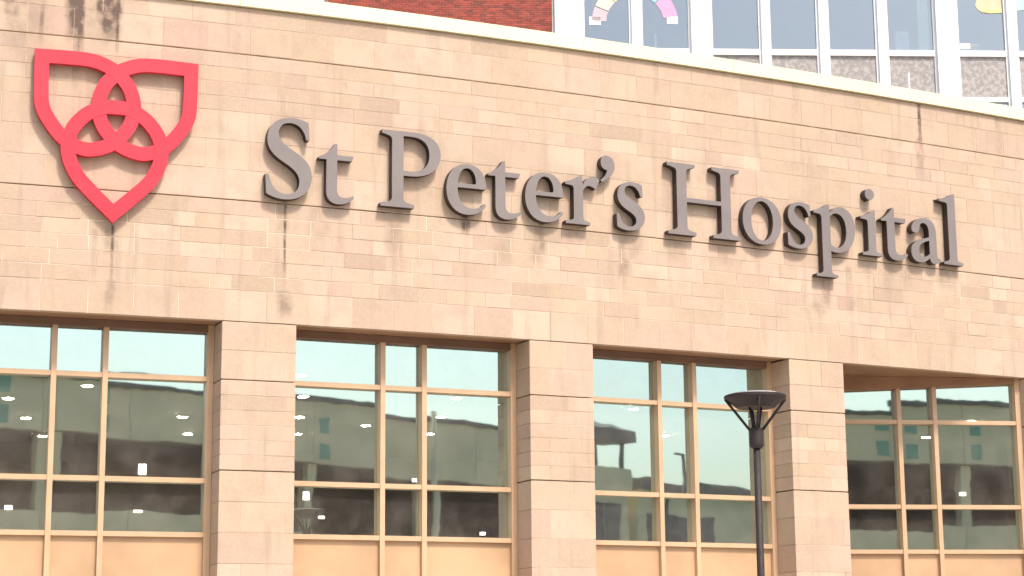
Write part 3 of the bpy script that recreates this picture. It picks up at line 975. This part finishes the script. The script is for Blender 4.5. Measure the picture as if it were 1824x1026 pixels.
for (x, y, z), rw, h, lab in PL:
    o = empty('pendant_lamp', (x, y, z))
    tag(o, lab, 'lamp')
    MB().box(x - rw, x + rw, y - rw, y + rw, z - h / 2, z + h / 2).build('shade', M['litw'], o)
    MB().tube([(x, y, z + h / 2), (x, y, 6.40)], 0.004, 5).build('cord', M['dark'], o)

# ------------------------------------------------------------------ things in the tower windows
def paper(pts, colour, name, label, cat, off=-0.058, thick=0.012, group=None, rough=0.7):
    V = [TP(t, off, z) for t, z in pts] + [TP(t, off - thick, z) for t, z in pts]
    n = len(pts)
    F = [tuple(range(n)), tuple(reversed(range(n, 2 * n)))] + [(i, (i + 1) % n, n + (i + 1) % n, n + i) for i in range(n)]
    o = mesh(name, V, F, colour if not isinstance(colour, tuple) else simple('paper_' + label[:12], colour, rough, 0.04))
    bm = bmesh.new(); bm.from_mesh(o.data)
    bmesh.ops.recalc_face_normals(bm, faces=bm.faces)
    bm.to_mesh(o.data); bm.free()
    tag(o, label, cat, group)
    return o
def arc_patch(tc, zc, r0, r1, a0, a1, n=6):
    P = []
    for i in range(n + 1):
        a = math.radians(a0 + (a1 - a0) * i / n)
        P.append((tc + r1 * math.cos(a), zc + r1 * math.sin(a)))
    for i in reversed(range(n + 1)):
        a = math.radians(a0 + (a1 - a0) * i / n)
        P.append((tc + r0 * math.cos(a), zc + r0 * math.sin(a)))
    return P
arcs = [((0.60, 0.47, 0.50), 158, 178, 'dusty mauve paper arc piece in the leftmost tower window'),
        ((0.82, 0.62, 0.52), 134, 156, 'peach paper arc piece beside the mauve one in the tower window'),
        ((0.78, 0.66, 0.36), 114, 132.5, 'yellow paper arc piece near the first white mullion'),
        ((0.46, 0.74, 0.64), 68, 84, 'mint paper arc piece in the second tower window'),
        ((0.32, 0.64, 0.60), 46, 67, 'turquoise paper arc piece between the mint and pink ones'),
        ((0.82, 0.36, 0.55), 10, 44, 'bright pink paper arc piece above a white card')]
for ccol, a0, a1, lab in arcs:
    paper(arc_patch(4.12, 22.28, 0.95 + (0.0), 1.42, a0, a1), ccol, 'paper_arc', lab, 'paper decoration', group='coloured paper arc pieces in the tower windows')
paper([(2.61, 22.19), (2.99, 22.19), (2.99, 22.47), (2.61, 22.47)], M['paper_white'], 'paper_card', 'white card low in the leftmost tower window, below the mauve paper', 'card')
paper([(5.17, 22.24), (5.53, 22.24), (5.53, 22.50), (5.17, 22.50)], M['paper_white'], 'paper_card', 'white card just below the pink paper piece in the tower window', 'card')
paper([(15.45, 22.98), (15.52, 22.84), (15.68, 22.72), (15.95, 22.69), (16.33, 22.71), (16.35, 23.3), (15.55, 23.3)], (0.78, 0.56, 0.36), 'paper_arc', 'orange and peach paper piece in the tower window at top right', 'paper decoration')
paper([(15.62, 22.76), (15.95, 22.70), (16.34, 22.72), (16.34, 22.86), (15.95, 22.83), (15.70, 22.86)], (0.82, 0.66, 0.30), 'paper_arc', 'yellow paper strip along the lower edge of the orange piece', 'paper decoration', off=-0.044)
paper([(16.83, 22.80), (17.1, 22.84), (17.3, 23.1), (17.2, 23.4), (16.83, 23.4)], (0.46, 0.74, 0.60), 'paper_arc', 'mint green paper piece at the right edge of the picture', 'paper decoration')
lm = empty('sill_lamp', TP(15.22, -0.4, ZS))
tag(lm, 'lit warm lamp on the sill below the orange paper piece', 'lamp')
tb(15.0, 15.30, 21.62, 21.76, -0.5, -0.4).build('lit_shade', M['warm'], lm)
tb(15.30, 15.62, 21.66, 21.76, -0.5, -0.4).build('shelf_arm', simple('pale_brass', (0.50, 0.42, 0.22), 0.4), lm)
tb(15.06, 15.58, ZS, 21.62, -0.5, -0.42).build('stand', simple('grey_green_stand', (0.32, 0.33, 0.28), 0.6), lm)
o = tb(12.80, 13.25, ZS, 22.15, -0.6, -0.35).build('storage_box', simple('pale_blue_box', (0.42, 0.52, 0.58), 0.6))
tag(o, 'pale blue box on the sill beside the green curtain', 'box')
V, F = [], []
for i in range(13):
    t = 13.53 + 0.38 * i / 12
    for z in (ZS + 0.02, 24.0):
        V.append(TP(t, -0.22 + 0.03 * math.sin(i * 1.9), z))
for i in range(12):
    F.append((2 * i, 2 * i + 2, 2 * i + 3, 2 * i + 1))
o = mesh('curtain', V, F, simple('pale_green_curtain', (0.42, 0.58, 0.44), 0.8, 0.05), smooth=True)
tag(o, 'pale green curtain at the right edge of a tower window', 'curtain')
o = tb(4.78, 4.84, ZS, 21.98, -0.35, -0.30).build('upright_rod', M['white'])
tag(o, 'thin white upright rod on the sill of the second tower window', 'rod')
o = MB().lathe((10.765, 50, 0), [(0.035, 10.2), (0.035, 10.3), (0.030, 10.32), (0.026, 17.26)], 10).build('vent_pipe', M['white'])
tag(o, 'thin white pipe standing on the roof before the granite panels', 'pipe')

# ------------------------------------------------------------------ across the road (seen mirrored in the window glass)
opp = empty('opposite_building', (30, -30, 0))
tag(opp, 'long beige building with a dark open deck, mirrored in the window glass', 'building')
XA, XB, YF = 2.0, 66.0, -25.0
x = XA
while x < XB - 0.1:
    h = 13.55 if x < 29 else (13.85 if x < 37.5 else 14.35)
    MB().box(x + 0.015, x + 3.985, YF - 0.35, YF, 11.35, h).build('upper_panel', M['beige'], opp)
    MB().box(x + 0.015, x + 3.985, YF - 0.35, YF, 5.6, 8.15).build('lower_panel', M['beige'], opp)
    x += 4.0
MB().box(XA, 30, YF - 0.5, YF + 0.12, 13.56, 13.75).build('cornice', M['roofdark'], opp)
MB().box(30, 38, YF - 0.5, YF + 0.12, 13.86, 14.08).build('cornice', M['roofdark'], opp)
MB().box(38, XB, YF - 0.5, YF + 0.12, 14.36, 14.6).build('cornice', M['roofdark'], opp)
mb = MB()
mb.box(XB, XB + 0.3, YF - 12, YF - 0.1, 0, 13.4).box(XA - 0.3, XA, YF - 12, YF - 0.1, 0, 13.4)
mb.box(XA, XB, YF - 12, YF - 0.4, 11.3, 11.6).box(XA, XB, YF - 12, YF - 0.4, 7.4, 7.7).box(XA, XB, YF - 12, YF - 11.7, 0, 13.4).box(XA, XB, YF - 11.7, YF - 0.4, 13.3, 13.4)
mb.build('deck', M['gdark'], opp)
for k in range(9):
    MB().box(XA + k * 8 - 0.25 + 0.25, XA + k * 8 + 0.5, YF - 0.9, YF - 0.42, 0, 11.3).build('column', M['beige'], opp)
MB().box(XA, XB, YF - 0.45, YF - 0.1, 0, 5.6).build('base_wall', M['beige'], opp)
for x in (16.2, 20.6, 37.6, 39.4, 42.7):
    for z in (11.95, 13.2):
        MB().box(x - 0.32, x + 0.32, YF - 0.02, YF + 0.03, z - 0.38, z + 0.38).build('teal_panel', M['teal'], opp)
pv = empty('corner_pavilion', (76, -28, 0))
tag(pv, 'beige corner tower with open lookout under a dark hipped roof, mirrored in the third window', 'tower')
MB().box(68, 82.2, YF - 9, YF, 0, 14.1).build('body', M['beige'], pv)
for (x, y) in ((68.2, YF - 0.2), (75.4, YF - 0.2), (78.4, YF - 0.2), (81.5, YF - 0.2), (68.2, YF - 8.7), (75.4, YF - 8.7), (81.5, YF - 8.7)):
    MB().box(x - 0.12, x + 0.12, y - 0.12, y + 0.12, 14.1, 15.86).build('post', M['roofdark'], pv)
mb = MB()
X2 = 81.9
mb.hexa([(67, YF - 10, 15.85), (X2, YF - 10, 15.85), (X2, YF + 0.6, 15.85), (67, YF + 0.6, 15.85), (67, YF - 10, 16.5), (X2, YF - 10, 16.5), (X2, YF + 0.6, 16.5), (67, YF + 0.6, 16.5)])
mb.hexa([(67, YF - 10, 16.5), (X2, YF - 10, 16.5), (X2, YF + 0.6, 16.5), (67, YF + 0.6, 16.5), (73, YF - 5, 18.3), (75, YF - 5, 18.3), (75, YF - 4, 18.3), (73, YF - 4, 18.3)])
mb.build('roof', M['roofdark'], pv)
MB().box(76.2, 81.2, YF - 0.1, YF + 0.06, 9.0, 11.6).build('window', M['gdark'], pv)
for x in (77.6, 79.2):
    MB().box(x, x + 0.16, YF + 0.06, YF + 0.12, 9.0, 11.6).build('mullion', M['pole'], pv)
lw = empty('low_annex', (100, -28, 0))
tag(lw, 'low beige annex with a dark roof edge, mirrored in the third window', 'building')
MB().box(83.2, 125, YF - 9, YF, 0, 12.9).build('wall', M['beige'], lw)
MB().box(83.1, 125.2, YF - 9.2, YF + 0.2, 12.9, 13.75).build('roof', M['roofdark'], lw)
MB().box(84.4, 87.5, YF - 0.1, YF + 0.05, 9.2, 11.2).build('garage_door', M['gdark'], lw)
MB().box(88.6, 92.5, YF - 0.1, YF + 0.05, 9.2, 11.4).build('garage_door', M['gdark'], lw)
def street_pole(x, y, h, arm, label, mat=M['pole']):
    o = empty('light_pole', (x, y, 0.12))
    tag(o, label, 'street lamp')
    MB().lathe((x, y, 0), [(0.18, 0.12), (0.16, h)], 12).build('pole', mat, o, True)
    if arm:
        MB().box(x - arm, x + 0.16, y - 0.12, y + 0.12, h, h + 0.18).build('lamp_head', mat, o)
    return o
street_pole(86.6, -23.5, 15.5, 1.1, 'far lamp post with a side arm, mirrored in the third window', M['roofdark'])
street_pole(49.3, -23.5, 14.6, 0, 'pale pole standing before the beige building, mirrored in the second window', M['beige'])
